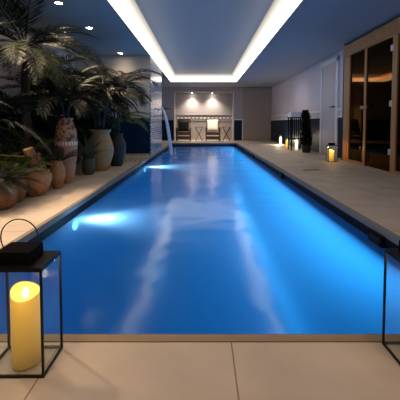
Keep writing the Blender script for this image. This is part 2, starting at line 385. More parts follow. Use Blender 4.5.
# doors
d2 = tag(MB().box(2.04, 3.32, YF-.05, YF, .01, 2.58, .004).box(2.67, 2.69, YF-.054, YF-.04, .02, 2.57).build('door_2', 'taupe'), 'tall taupe flush double door in the far wall', None, None, 'structure')
trim(MB().box(2.0, 2.04, YF-.06, YF, 0, 2.62).box(3.32, 3.38, YF-.06, YF, 0, 2.62).box(2.0, 3.38, YF-.06, YF, 2.58, 2.62), 'taupe', 'taupe door frame')
d1 = MB().box(WR-.03, WR, DY0, DY1, .01, 2.42, .003)
for z0, z1 in ((.2, 1.0), (1.15, 2.25)): d1.box(WR-.038, WR-.02, DY0+.14, DY1-.14, z0, z1, .006)
d1 = tag(d1.build('door_1', 'door_paint'), 'pale painted panel door in the right wall beside the sauna', None, None, 'structure')
h = MB().tube([(WR-.03, DY0+.09, 1.28), (WR-.085, DY0+.09, 1.28), (WR-.085, DY0+.25, 1.28)], .014).lathe([(0, 0), (.03, 0), (.03, .01), (0, .01)], 16)
h.build('door_handle', 'black', d1)
cs = MB()
for y0, y1 in ((DY0-.10, DY0), (DY1, DY1+.10)): cs.box(WR-.05, WR, y0, y1, 0, 2.52, .006)
cs.box(WR-.05, WR, DY0-.10, DY1+.10, 2.42, 2.54, .006)
trim(cs, 'white_trim', 'door frame on the right wall')

# ------------------------------------------------------------------ downlights
def spot(loc, e, ang, col, tgt=None, blend=.6, rad=.05):
    l = bpy.data.lights.new('spot', 'SPOT'); l.energy = e; l.spot_size = R(ang); l.spot_blend = blend; l.color = col; l.shadow_soft_size = rad
    o = bpy.data.objects.new('spot_lamp', l); COL.objects.link(o); o.location = loc
    d = (Vector(tgt)-Vector(loc)) if tgt else Vector((0, 0, -1))
    o.rotation_euler = d.to_track_quat('-Z', 'Y').to_euler(); return o
def point(loc, e, col, rad=.03):
    l = bpy.data.lights.new('point', 'POINT'); l.energy = e; l.color = col; l.shadow_soft_size = rad
    o = bpy.data.objects.new('point_lamp', l); COL.objects.link(o); o.location = loc; return o
WARM = (1., .74, .48)
dl = None
for (x, y, z, lab, grp) in ((-2.15, 4.55, H, 'round recessed ceiling downlight above the tall palm, nearest of the left row', 'downlights along the left ceiling'),
                            (-2.14, 5.72, H, 'round recessed ceiling downlight above the urns, second of the left row', 'downlights along the left ceiling'),
                            (-2.11, 7.75, H, 'round recessed ceiling downlight close to the partition wall', 'downlights along the left ceiling'),
                            (-.56, 15.5, AZ, 'left recessed downlight in the alcove soffit above the chairs', 'alcove downlights'),
                            (.49, 15.5, AZ, 'right recessed downlight in the alcove soffit above the white pillow', 'alcove downlights')):
    if dl is None:
        dl = thing('downlight', lab, 'ceiling light', (x, y, z), 0, grp); o = dl
        MB().lathe([(.05, -.001), (.075, -.001), (.075, -.009), (.05, -.012), (.05, -.001)], 28).build('trim_ring', 'chrome', dl)
        MB().lathe([(0, -.012), (.03, -.010), (.05, -.006), (.05, -.001), (0, -.001)], 28).build('lens', 'lamp', dl)
    else:
        o = copy_tree(dl); o.location = (x, y, z); o['label'] = lab; o['group'] = grp
for y, en in ((2.2, 190), (3.4, 330), (4.55, 290), (5.72, 270)):
    spot((-2.14, y, H-.03), en, 80, WARM, (-1.62, y, 0), .7)
spot((-2.11, 7.75, H-.03), 22, 150, WARM, (-2.0, 7.2, 0), 1.)
for x in (-.56, .49):
    spot((x, 15.42, AZ-.04), 80, 110, (1., .84, .70), (x, 15.6, 0), 1.)
    spot((x+.02, 14.0, H-.03), 330 if x > 0 else 90, 40, (1., .84, .66), (x+.0, 14.75, .75), 1.)  # added without a fixture to light the chairs and white pillow
    spot((x, 15.2, AZ-.04), 90, 120, (1., .84, .70), (x, 15.3, 0), 1.)  # added fill for the alcove, no lens of its own
for y, en in ((10.4, 45), (8.0, 20)): spot((2.2, y, H-.03), en, 140, (.95, .88, .92), (2.9, y, .6), 1., .2)  # unseen soft spots added to brighten the right wall and towels
# warm light from the room behind the camera
for x, y, en in ((-.9, .1, 60), (1.0, .1, 40)): spot((x, y, H-.03), en, 110, (1., .70, .48), (x, y+.4, 0), .9, .1)

# ------------------------------------------------------------------ pool lamps and wall fittings
pl = None
PLS = [(PX0, 3.05, -.20, 1, 'bright underwater lamp on the left pool wall, nearest to the camera'),
       (PX0, 6.75, -.20, 1, 'bright underwater lamp on the left pool wall near the mosaic pillar')]
for x, y, z, s, lab in PLS:
    if pl is None:
        pl = thing('pool_light', lab, 'pool light', (x, y, z), 0, 'underwater pool lamps'); o = pl
        r = MB().lathe([(.05, 0), (.065, 0), (.062, .018), (.05, .022), (.05, 0)], 28)
        bmesh.ops.rotate(r.bm, verts=r.bm.verts, cent=(0, 0, 0), matrix=Matrix.Rotation(R(90), 3, 'Y')); r.build('rim', 'chrome', pl)
        r = MB().lathe([(.05, .0), (.05, .016), (.035, .034), (0, .042)], 28)
        bmesh.ops.rotate(r.bm, verts=r.bm.verts, cent=(0, 0, 0), matrix=Matrix.Rotation(R(90), 3, 'Y')); r.build('lens', 'pool_lamp', pl)
    else:
        o = copy_tree(pl); o.location = (x, y, z); o['label'] = lab
        if s < 0: o.rotation_euler = (0, 0, PI)
PB = (.08, .56, 1.)
for y, z, en in ((3.05, -.24, 75), (6.75, -.24, 150)): spot((PX0+.06, y, z), en, 95, (.75, .82, 1.), (PX0+1.6, y+.05, z+.06), .9, .05)
for y in (3.05, 6.75):
    for k in (.2, .36): point((PX0+k, y, WZ-.09), 3.2, (.85, .85, 1.), .05)  # added points just under the surface, shaping the glow blob by each lamp
def strip(loc, lx, ly, e, col, d):
    l = bpy.data.lights.new('strip', 'AREA'); l.shape = 'RECTANGLE'; l.size = lx; l.size_y = ly; l.energy = e; l.color = col
    o = bpy.data.objects.new('edge_glow_fill', l); COL.objects.link(o); o.location = loc
    o.rotation_euler = Vector(d).to_track_quat('-Z', 'Y').to_euler(); return o
ar = strip((PX1-.03, 7.2, -.47), 11.2, .10, 235, PB, (-1, 0, -.25))  # bodiless area light added for the glow along the right pool edge
ar.rotation_euler = Matrix(((0, 0, 1), (1, 0, 0), (0, 1, 0))).to_euler()
ar.rotation_euler = (Matrix.Rotation(R(-14), 3, 'Y') @ Matrix(((0, 0, 1), (1, 0, 0), (0, 1, 0)))).to_euler()
ft = None
for y, lab in ((2.42, 'black square fitting at the right pool edge beside the right lantern'), (5.40, 'black square fitting at the right pool edge, midway along the pool'), (8.55, 'black square fitting at the right pool edge, farthest away')):
    if ft is None:
        ft = thing('edge_fitting', lab, 'pool fitting', (PX1, y, -.09), 0, 'black fittings along the right pool edge'); o = ft
        MB().box(-.035, 0, -.10, .10, -.085, .045, .006).build('housing', 'matte_black', ft)
        MB().box(-.04, -.034, -.075, .075, -.06, .02, .002).build('flap', 'black', ft)
    else:
        o = copy_tree(ft); o.location = (PX1, y, -.09); o['label'] = lab
# water spout and falling jet on the pillar
sp = thing('water_spout', 'curved metal water spout on the mosaic pillar', 'spout', (PXF, 9.45, 1.27))
MB().box(0, .012, -.07, .07, -.06, .06, .004).build('wall_plate', 'chrome', sp)
MB().tube([(0, 0, 0), (.04, 0, .035), (.08, 0, .045), (.11, 0, .04)], [.025, .026, .024, .024], 12).build('nozzle', 'chrome', sp)
jp = []; 
for i in range(14):
    t = i/13; jp.append((PXF+.10+.30*t, 9.45, 1.31+.02*t-(1.31-WZ+.02)*t*t))
jm = MB()
for p, q, k in zip(jp, jp[1:], range(13)):
    w0, w1 = .035+.025*k/13, .035+.025*(k+1)/13
    jm.tube([p, q], [w0, w1], 8, False)
tag(jm.build('water_jet', 'jet'), 'thin arc of water pouring from the pillar into the pool', 'water jet')

# ------------------------------------------------------------------ sauna
SX, SY1, SH = 3.2, 6.86, 2.36
SY0 = 3.3
sa = thing('sauna_cabin', 'wood framed sauna cabin with dark bronze glass front on the right', 'sauna', (SX, SY1, 0))
def S(mb, name, mat, parent=None):
    mb.bm.transform(Matrix.Translation((-SX, -SY1, 0)))
    return mb.build(name, mat, parent or sa)
S(MB().box(SX, SX+.10, 6.60, SY1, 0, SH, .004), 'post', 'sauna_wood')
S(MB().box(SX-.012, SX+.0, 6.66, 6.80, 0, .42, .004), 'corner_board', 'terracotta')
S(MB().box(SX, SX+.08, 5.93, 6.00, 0, SH, .004), 'post', 'sauna_wood')
S(MB().box(SX, SX+.10, 4.99, 5.12, 0, SH, .004), 'post', 'sauna_wood')
S(MB().box(SX, SX+.10, SY0, SY0+.12, 0, SH, .004), 'post', 'sauna_wood')
S(MB().box(SX, SX+.08, 6.00, 6.60, 0, .06, .003), 'sill', 'sauna_wood_h')
S(MB().box(SX, SX+.08, SY0+.12, 4.99, 0, .06, .003), 'sill', 'sauna_wood_h')
fa = MB(); y = SY0
while y < SY1-.01:
    fa.box(SX-.02, SX+.08, y+.003, min(y+.057, SY1), SH, 2.575, .003); y += .06
fa.box(SX-.01, SX+.10, SY0, SY1, SH+.01, 2.56)
S(fa, 'fascia', 'sauna_wood')
S(MB().box(SX-.03, SX+.08, SY0, SY1, SH-.03, SH+.02, .003), 'head_rail', 'sauna_wood_h')
S(MB().box(SX+.03, SX+.038, 6.00, 6.60, .06, SH-.03), 'glass_panel', 'bronze_glass')
S(MB().box(SX+.03, SX+.038, SY0+.12, 4.99, .06, SH-.03), 'glass_panel', 'bronze_glass')
dr = S(MB().box(SX+.022, SX+.03, 5.125, 5.945, .015, SH-.035), 'door', 'bronze_glass')
S(MB().box(SX-.05, SX-.02, 5.82, 6.05, 1.14, 1.20, .008).tube([(SX+.02, 5.86, 1.17), (SX-.03, 5.86, 1.17)], .012).tube([(SX+.0, 6.0, 1.17), (SX-.03, 6.0, 1.17)], .012), 'handle', 'sauna_wood_h', dr)
for z in (2.13, 1.19, .36): S(MB().box(SX-.008, SX+.024, 5.09, 5.17, z-.05, z+.05, .004), 'hinge', 'chrome', dr)
SBX = 4.3; led = 3.86
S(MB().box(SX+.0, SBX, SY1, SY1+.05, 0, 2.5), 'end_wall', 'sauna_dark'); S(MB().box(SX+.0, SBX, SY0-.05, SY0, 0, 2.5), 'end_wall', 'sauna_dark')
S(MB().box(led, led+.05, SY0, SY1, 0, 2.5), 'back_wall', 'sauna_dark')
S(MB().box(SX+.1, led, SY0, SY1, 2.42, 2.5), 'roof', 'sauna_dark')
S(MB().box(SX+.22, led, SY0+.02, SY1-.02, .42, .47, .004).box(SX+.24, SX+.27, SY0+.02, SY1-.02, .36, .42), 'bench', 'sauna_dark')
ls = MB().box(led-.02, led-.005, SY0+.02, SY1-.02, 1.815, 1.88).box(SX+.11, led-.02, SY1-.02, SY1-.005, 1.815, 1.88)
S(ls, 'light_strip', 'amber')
struct('wall_sauna', MB().box(SX+.02, 4.6, SY1+.055, SY1+.085, 0, H).box(SX+.02, 4.6, SY0-.2, SY0-.1, 0, H).box(SBX, 4.6, SY0-.2, SY1, 0, H), 'plaster')

# ------------------------------------------------------------------ lanterns and candles
def lantern(name, label, loc, rz=0., group=None):
    w, d, hh, r = .100, .066, .365, .0036
    t = thing(name, label, 'lantern', loc, rz, group)
    for sx in (-1, 1):
        for sy in (-1, 1):
            MB().box(sx*w-r, sx*w+r, sy*d-r, sy*d+r, 0, hh, .001).build('corner_post', 'black', t)
    for z in (.004, hh):
        fr = MB()
        for s in (-1, 1):
            fr.box(-w, w, s*d-r, s*d+r, z-r, z+r); fr.box(s*w-r, s*w+r, -d, d, z-r, z+r)
        fr.build('edge_frame', 'black', t)
    for s in (-1, 1):
        MB().quad((-w+r, s*d, .008), (w-r, s*d, .008), (w-r, s*d, hh-r), (-w+r, s*d, hh-r)).build('glass_pane', 'glass', t)
        MB().quad((s*w, -d+r, .008), (s*w, d-r, .008), (s*w, d-r, hh-r), (s*w, -d+r, hh-r)).build('glass_pane', 'glass', t)
    MB().quad((-w, -d, .004), (w, -d, .004), (w, d, .004), (-w, d, .004)).build('base_plate', 'glass', t)
    rf = MB()                                        # flat roof with a raised chimney cap
    rf.box(-w-.002, w+.002, -d-.002, d+.002, hh+.003, hh+.010)
    rf.build('roof', 'black', t)
    cp = MB()
    cp.box(-.066, .050, -.046, .046, hh+.010, hh+.052, .002)
    cp.build('chimney_cap', 'matte_black', t)
    hd = MB(); pts = []
    for i in range(33):
        a = R(-38)+R(256)*i/32
        pts.append((-.008+.066*math.cos(a), 0, hh+.085+.066*math.sin(a)))
    hd.tube(pts, .0022, 8); hd.build('handle', 'bronze_wire', t)
    return t
def candle(name, label, loc, rad, ht, wax, flame=True, group=None):
    t = thing(name, label, 'candle', loc, 0, group)
    b = MB(); seg = 40
    rings = []
    def ring(r, zf): return [b.bm.verts.new((r*math.cos(2*PI*k/seg), r*math.sin(2*PI*k/seg), zf(2*PI*k/seg))) for k in range(seg)]
    top = lambda a: ht-.011*math.cos(a)+.008*math.sin(a)+.004*math.cos(2*a+.5)
    rings = [ring(rad*.96, lambda a: 0), ring(rad, lambda a: .006), ring(rad, lambda a: ht*.5), ring(rad, lambda a: top(a)-.003), ring(rad*.97, top), ring(rad*.86, lambda a: top(a)-.004), ring(rad*.66, lambda a: ht-.022), ring(rad*.3, lambda a: ht-.030)]
    for p, q in zip(rings, rings[1:]):
        for k in range(seg):
            f = b.bm.faces.new([p[k], p[(k+1) % seg], q[(k+1) % seg], q[k]]); f.smooth = True
    b.bm.faces.new(rings[0][::-1]); b.bm.faces.new(rings[-1])
    b.build('wax', wax, t)
    if flame:
        f = MB().lathe([(0, 0), (.007, .004), (.011, .014), (.008, .026), (.003, .036), (0, .040)], 16, (0, 0, ht-.026)); f.build('flame', 'flame', t)
    return t
lantern('lantern', 'black framed glass lantern standing on the near left pool edge', (-.635, 1.035, 0), 0, 'glass lanterns')
candle('pillar_candle', 'thick yellow candle inside the large lantern at bottom left', (-.627, 1.035, .006), .047, .255, 'wax', True, 'pillar candles')
lantern('lantern', 'black framed glass lantern cut by the right edge at the near pool edge', (.795, 1.055, 0), 0, 'glass lanterns')
candle('pillar_candle', 'thick yellow candle inside the lantern at bottom right', (.81, 1.05, .006), .047, .255, 'wax', True, 'pillar candles')
lantern('lantern', 'black framed glass lantern standing in front of the door by the sauna', (2.88, 6.68, 0), 0, 'glass lanterns')
candle('pillar_candle', 'yellow candle inside the lantern in front of the door', (2.87, 6.68, .006), .05, .25, 'wax_small', True, 'pillar candles')
CAND = (1., .62, .22)
point((-.615, 1.0, .31), 1.0, CAND, .02); point((.81, 1.0, .31), .7, CAND, .02); point((2.87, 6.63, .31), 2.0, CAND, .02)
def hurricane(label, loc, rad, ht, wax, tint):
    t = thing('candle_jar', label, 'candle', loc, 0, 'candles on the right deck')
    MB().lathe([(0, .002), (rad, .002), (rad, ht*1.12), (rad-.004, ht*1.12), (rad-.004, .006), (0, .006)], 28).build('glass_cylinder', 'glass', t)
    MB().lathe([(0, .008), (rad*.72, .008), (rad*.74, ht*.8), (rad*.65, ht*.86), (rad*.5, ht*.83), (0, ht*.82)], 28).build('wax', wax, t)
    MB().lathe([(0, 0), (.007, .006), (.010, .016), (.004, .034), (0, .042)], 12, (0, 0, ht*.84)).build('flame', 'flame', t)
    return t
hurricane('white glowing candle in a glass on the right deck, farthest of the three', (3.16, 12.2, 0), .065, .34, 'wax_white', 0)
hurricane('amber glowing candle in a glass left of the tall dark table', (2.96, 10.5, 0), .075, .31, 'wax_amber', 0)
hurricane('white glowing candle in a glass under the tall dark table', (2.98, 9.55, 0), .06, .40, 'wax_white', 0)
point((3.0, 11.95, .22), 14., (1., .86, .65)); point((2.85, 10.3, .40), 3., CAND); point((2.98, 9.4, .50), 2.5, (1., .86, .65))

# ------------------------------------------------------------------ right wall: tall table, towels, potted plant, floor drain
tb = thing('tall_table', 'tall dark slatted table against the right wall holding white towels', 'table', (2.96, 9.55, 0))
MB().box(-.23, .23, -.2, .2, 1.02, 1.05, .004).build('tabletop', 'matte_black', tb)
for sx in (-1, 1):
    for sy in (-1, 1): MB().box(sx*.19-.016, sx*.19+.016, sy*.17-.016, sy*.17+.016, 0, 1.02, .002).build('leg', 'matte_black', tb)
for sx in (-.13, -.065, 0, .065, .13): MB().box(sx-.012, sx+.012, .16, .18, .38, 1.02).build('back_slat', 'matte_black', tb)
for sy in (-1, 1): MB().box(-.19, .19, sy*.17-.012, sy*.17+.012, .34, .38).build('stretcher', 'matte_black', tb)
tw = None
for i, (w_, lab) in enumerate(((.21, 'folded white towel, bottom of the stack on the tall table'), (.20, 'folded white towel, middle of the stack on the tall table'), (.195, 'folded white towel, top of the stack on the tall table'))):
    b = MB(); z = 1.051+i*.056
    b.box(-w_, w_, -.16, .16, 0, .027, .010).box(-w_+.004, w_-.002, -.158, .16, .027, .055, .010)
    o = b.build('folded_towel', 'towel', None, loc=(2.955, 9.55, z)); tag(o, lab, 'towel', 'folded towels on the tall table')

# ------------------------------------------------------------------ plants
def frond_mesh(name, L, n, ll, droop, wid, seed, mat, vee=.35, stalk=.18, dangle=.35):
    """pinnate frond along +X, rachis arching down, two rows of narrow leaflets"""
    r = random.Random(seed); b = MB()
    pts = []
    for i in range(13):
        t = i/12; a = droop*t
        pts.append(Vector((L*(math.sin(a)/droop if droop > .01 else t), 0, L*((math.cos(a)-1)/droop if droop > .01 else 0))))
    b.tube(pts, [.010*(1-.8*i/12)*max(.5, L) for i in range(13)], 5)
    def at(t):
        f = t*12; i = min(11, int(f)); return pts[i].lerp(pts[i+1], f-i), (pts[i+1]-pts[i]).normalized()
    for i in range(n):
        t = stalk+(1-stalk)*(i+.5)/n
        p, tg = at(t)
        prof = math.sin(PI*min(1, .16+.80*(t-stalk)/(1-stalk)))**.7
        for s in (-1, 1):
            l = ll*prof*(.85+.3*r.random())
            side = Vector((0, s, 0)); nrm = tg.cross(side)*(s) 
            if nrm.z < 0: nrm = -nrm
            ang = R(62-34*t+r.uniform(-6, 6))
            d = (tg*math.cos(ang)+side*math.sin(ang)+nrm*vee*(1-t)*.8).normalized()
            w2 = wid*(.6+.4*prof)
            wv = tg*w2*.5
            m1 = p+d*l*.5; m2 = p+d*l+Vector((0, 0, -dangle*l*(.6+.7*r.random())))
            v = [b.bm.verts.new(q) for q in (p-wv*.4, p+wv*.4, m1+wv, m1-wv, m2)]
            b.bm.faces.new((v[0], v[1], v[2], v[3])); b.bm.faces.new((v[3], v[2], v[4]))
    bmesh.ops.recalc_face_normals(b.bm, faces=b.bm.faces[:])
    me = bpy.data.meshes.new(name); b.bm.to_mesh(me); b.bm.free(); me.materials.append(M[mat]); return me
def put_frond(me, root, loc, az, el, sc_=1., roll=0.):
    bpy_m = Matrix.Translation(root.location) @ Matrix.Rotation(root.rotation_euler.z, 4, 'Z') @ Matrix.Translation(Vector(loc)) @ Matrix.Rotation(az, 4, 'Z') @ Matrix.Rotation(-el, 4, 'Y') @ Matrix.Rotation(roll, 4, 'X')
    def bad(k):
        for v in me.vertices:
            p = bpy_m @ (v.co*k)
            if p.x < WL+.05 or p.z > H-.02 or p.z < .03 or (p.x < PXF+.03 and PY-.05 < p.y < 10.25) or p.y > YF-.05: return True
        return False
    while bad(sc_):
        sc_ *= .86
        if sc_ < .25: return None
    o = link('frond', me, root, loc)
    o.rotation_euler = (Matrix.Rotation(az, 3, 'Z') @ Matrix.Rotation(-el, 3, 'Y') @ Matrix.Rotation(roll, 3, 'X')).to_euler()
    o.scale = (sc_,)*3; return o
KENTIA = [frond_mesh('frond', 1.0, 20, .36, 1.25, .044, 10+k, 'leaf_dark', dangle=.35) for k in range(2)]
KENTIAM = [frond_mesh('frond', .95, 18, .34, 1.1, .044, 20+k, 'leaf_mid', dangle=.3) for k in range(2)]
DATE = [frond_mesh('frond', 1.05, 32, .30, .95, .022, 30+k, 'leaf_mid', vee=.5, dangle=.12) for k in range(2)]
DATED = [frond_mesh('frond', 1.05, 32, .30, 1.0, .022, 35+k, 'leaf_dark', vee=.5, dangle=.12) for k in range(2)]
GREEN = [frond_mesh('frond', .75, 18, .24, 1.0, .030, 40+k, 'leaf_lit', dangle=.3) for k in range(2)]
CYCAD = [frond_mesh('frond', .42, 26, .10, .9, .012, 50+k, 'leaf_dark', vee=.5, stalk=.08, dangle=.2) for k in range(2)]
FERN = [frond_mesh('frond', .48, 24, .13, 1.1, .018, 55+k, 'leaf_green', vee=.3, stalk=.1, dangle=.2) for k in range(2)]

def pot(root, prof, mat, seg=40, rim=None):
    top = prof[-1]
    full = [(0, .001)] + list(prof) + [(top[0]-.018, top[1]), (top[0]-.022, top[1]-.05)]
    MB().lathe(full, seg).build('pot', mat, root)
    MB().lathe([(0, top[1]-.045), (top[0]*.5, top[1]-.035), (top[0]-.02, top[1]-.048)], 24).build('soil', 'soil', root)
def bezprof(pts, n=5):
    """smooth a profile with catmull-rom"""
    out = []; P = [pts[0]]+pts+[pts[-1]]
    for i in range(1, len(P)-2):
        for k in range(n):
            t = k/n; q = []
            for j in (0, 1):
                p0, p1, p2, p3 = (P[i-1][j], P[i][j], P[i+1][j], P[i+2][j])
                q.append(.5*(2*p1+(p2-p0)*t+(2*p0-5*p1+4*p2-p3)*t*t+(3*p1-p0-3*p2+p3)*t**3))
            out.append((max(.005, q[0]), q[1]))
    out.append(pts[-1]); return out
BOWL = lambda r, hgt: bezprof([(r*.52, 0), (r*.80, hgt*.22), (r*.98, hgt*.55), (r*1.0, hgt*.78), (r*.86, hgt*.92), (r*.90, hgt)])
JAR = lambda r, hgt: bezprof([(r*.55, 0), (r*.78, hgt*.2), (r*.98, hgt*.5), (r*.96, hgt*.68), (r*.74, hgt*.85), (r*.68, hgt*.92), (r*.80, hgt)])
ALI = lambda r, hgt: [(q[0]+(.0035*math.sin(q[1]*150) if hgt*.12 < q[1] < hgt*.56 else 0), q[1]) for q in bezprof([(r*.52, 0), (r*.72, hgt*.14), (r*.93, hgt*.40), (r*1.0, hgt*.62), (r*.95, hgt*.78), (r*.74, hgt*.90), (r*.60, hgt*.955), (r*.70, hgt)], 14)]

def crown(root, meshes, base, n, el0, el1, seed, sc0=.85, sc1=1.1, az0=0., az1=360., stems=None, spread=.04):
    r = random.Random(seed)
    for i in range(n):
        az = R(az0+(az1-az0)*(i+.5*r.random())/n); el = R(r.uniform(el0, el1))
        b = Vector(base)+Vector((math.cos(az), math.sin(az), 0))*spread
        put_frond(meshes[i % len(meshes)], root, b, az, el, r.uniform(sc0, sc1), R(r.uniform(-25, 25)))
def stems(root, n, r0, z0, z1, lean, seed, mat='stem', rad=.012):
    r = random.Random(seed); tops = []
    for i in range(n):
        a = 2*PI*(i+r.random()*.5)/n; q = lean*r.uniform(.5, 1.)
        hgt = z0+(z1-z0)*r.uniform(.75, 1.)
        p = [(r0*math.cos(a)+q*math.cos(a)*t*t, r0*math.sin(a)+q*math.sin(a)*t*t, z0+(hgt-z0)*t) for t in (0, .35, .7, 1)]
        MB().tube(p, [rad, rad*.9, rad*.8, rad*.7], 7).build('stem', mat, root)
        tops.append((Vector(p[-1]), a))
    return tops
def cluster(root, meshes, tops, per, el0, el1, seed, sc0=.7, sc1=1.):
    r = random.Random(seed)
    for p, a in tops:
        for k in range(per):
            az = a+2*PI*k/per*.8+r.uniform(-.7, .7)
            put_frond(r.choice(meshes), root, p, az, R(r.uniform(el0, el1)), r.uniform(sc0, sc1), R(r.uniform(-30, 30)))

# tall palm with a bare trunk
t = thing('palm_tree', 'tall palm with a bare dark trunk and wide crown at the left', 'palm', (-2.46, 4.2, 0), 0)
pot(t, JAR(.22, .42), 'brown_pot')
tr = MB(); pts = []; rad = []
for i in range(29):
    z = .38+1.58*i/28; pts.append((.02*math.sin(i*.3), .015*math.cos(i*.4), z)); rad.append(.056+.007*(i % 2)-.0004*i)
tr.tube(pts, rad, 14); tr.build('trunk', 'trunk', t)
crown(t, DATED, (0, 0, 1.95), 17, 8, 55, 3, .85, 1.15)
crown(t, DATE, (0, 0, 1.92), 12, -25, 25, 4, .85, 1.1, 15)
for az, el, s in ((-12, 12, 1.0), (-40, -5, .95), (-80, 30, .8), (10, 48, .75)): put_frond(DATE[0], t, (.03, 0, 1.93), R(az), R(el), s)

# kentia palm in the tan urn
t = thing('potted_palm', 'bushy dark palm in the big tan urn', 'potted palm', (-1.87, 5.45, 0), .4, 'potted palms on the left deck')
pot(t, bezprof([(.125, 0), (.17, .10), (.225, .28), (.235, .40), (.20, .54), (.165, .64), (.165, .69), (.205, .74)]), 'tan_pot')
tops = stems(t, 6, .06, .66, 1.45, .22, 5)
cluster(t, KENTIA, tops, 5, -5, 60, 6, .65, .95)
# kentia palm in the black urn
t = thing('potted_palm', 'dark palm in the round black urn nearest the partition wall', 'potted palm', (-1.74, 6.02, 0), 1.3, 'potted palms on the left deck')
pot(t, JAR(.19, .66), 'black_pot')
tops = stems(t, 6, .05, .6, 1.75, .15, 7)
cluster(t, KENTIA, tops, 5, -5, 65, 8, .6, .9)
# palm in the painted urn
t = thing('potted_palm', 'dark palm in the tall striped urn with a pale painted band', 'potted palm', (-1.95, 4.27, 0), 2.2, 'potted palms on the left deck')
pot(t, ALI(.148, .93), 'urn')
tops = stems(t, 4, .03, .86, 1.20, .10, 9)
cluster(t, KENTIA, tops, 5, 5, 75, 10, .45, .75)
# background palms against the left wall
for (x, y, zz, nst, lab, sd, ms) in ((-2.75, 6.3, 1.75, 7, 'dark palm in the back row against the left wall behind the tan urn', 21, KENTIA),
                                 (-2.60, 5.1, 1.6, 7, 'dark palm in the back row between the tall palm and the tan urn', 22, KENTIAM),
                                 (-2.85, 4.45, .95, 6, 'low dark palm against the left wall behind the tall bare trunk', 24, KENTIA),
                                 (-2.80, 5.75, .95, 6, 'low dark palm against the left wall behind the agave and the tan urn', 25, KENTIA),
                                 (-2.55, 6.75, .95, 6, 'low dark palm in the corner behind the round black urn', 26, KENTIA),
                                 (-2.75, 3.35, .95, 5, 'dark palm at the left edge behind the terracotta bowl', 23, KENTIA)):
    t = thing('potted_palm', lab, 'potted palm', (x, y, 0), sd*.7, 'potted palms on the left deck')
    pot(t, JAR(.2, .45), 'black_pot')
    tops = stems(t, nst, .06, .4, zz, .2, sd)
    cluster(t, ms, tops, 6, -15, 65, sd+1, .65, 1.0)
# palm reaching to the pillar, leaf colour brightened as if lit
t = thing('potted_palm', 'green palm with fronds coloured as if lit, reaching over the blue dado towards the mosaic pillar', 'potted palm', (-2.05, 7.15, 0), 0, 'potted palms on the left deck')
pot(t, JAR(.18, .45), 'black_pot')
tops = stems(t, 4, .05, .4, 1.0, .12, 31)
cluster(t, GREEN, tops, 2, 20, 65, 32, .6, .9)
for az, el, s, zz in ((-5, 20, 1.0, 1.02), (5, 36, 1.1, .95), (0, 26, 1.05, .95), (-18, 22, .95, .9), (14, 32, 1.0, 1.0), (-35, 30, .9, .95), (-8, 14, 1.0, .88)): put_frond(GREEN[0], t, (.05, 0, zz), R(az), R(el), s)
# palm behind the pillar
t = thing('potted_palm', 'small palm standing behind the mosaic pillar near the alcove', 'potted palm', (-1.95, 11.6, 0), .3, 'potted palms on the left deck')
pot(t, JAR(.2, .42), 'terracotta_deep')
tops = stems(t, 4, .05, .38, 1.25, .12, 41)
cluster(t, KENTIAM, tops, 4, 10, 60, 42, .55, .75)
# agave in a small mossy pot
t = thing('agave', 'spiky agave in a small dark pot between the striped and tan urns', 'potted plant', (-1.91, 4.98, 0), 0, 'small plants on the left deck')
pot(t, bezprof([(.075, 0), (.10, .08), (.105, .20), (.095, .26), (.10, .28)]), 'stone_pot')
r = random.Random(12)
for i in range(20):
    az = 2*PI*i/20*2.4+r.uniform(-.2, .2); el = R(84-2.6*i); L = r.uniform(.42, .62); b = MB()
    pr = []
    for k in range(7):
        s = k/6; hw = .022*(1-s)**.7*(.7+.6*min(s*4, 1))
        e2 = el-.5*s*s
        pr.append((Vector((L*s*math.cos(e2), 0, L*s*math.sin(e2))), hw))
    L_ = [b.bm.verts.new(p+Vector((0, w2, w2*.35))) for p, w2 in pr[:-1]]; C_ = [b.bm.verts.new(p) for p, _ in pr]; R_ = [b.bm.verts.new(p+Vector((0, -w2, w2*.35))) for p, w2 in pr[:-1]]
    for k in range(5):
        b.bm.faces.new((L_[k], L_[k+1], C_[k+1], C_[k])); b.bm.faces.new((C_[k], C_[k+1], R_[k+1], R_[k]))
    b.bm.faces.new((L_[5], C_[6], C_[5])); b.bm.faces.new((C_[5], C_[6], R_[5]))
    o = b.build('leaf', 'agave', t, loc=(.015*math.cos(az), .015*math.sin(az), .26)); o.rotation_euler = (0, 0, az)
# cycad in terracotta bowl at the left edge
t = thing('potted_cycad', 'small dark cycad drooping over a terracotta bowl at the left edge', 'potted plant', (-2.02, 2.98, 0), 0, 'small plants on the left deck')
pot(t, BOWL(.155, .22), 'terracotta_deep')
MB().lathe([(.0, .16), (.05, .18), (.055, .24), (.03, .29), (0, .30)], 16).build('trunk', 'trunk', t)
crown(t, CYCAD, (0, 0, .27), 20, 5, 60, 13, .75, 1.05)
crown(t, CYCAD, (0, 0, .25), 12, -20, 10, 14, .7, .9)
# brown jar behind it
t = thing('potted_fern', 'green fern in a brown jar behind the terracotta bowl', 'potted plant', (-2.03, 3.24, 0), 0, 'small plants on the left deck')
pot(t, JAR(.10, .28), 'brown_pot')
crown(t, FERN, (0, 0, .25), 12, 40, 80, 15, .5, .8)
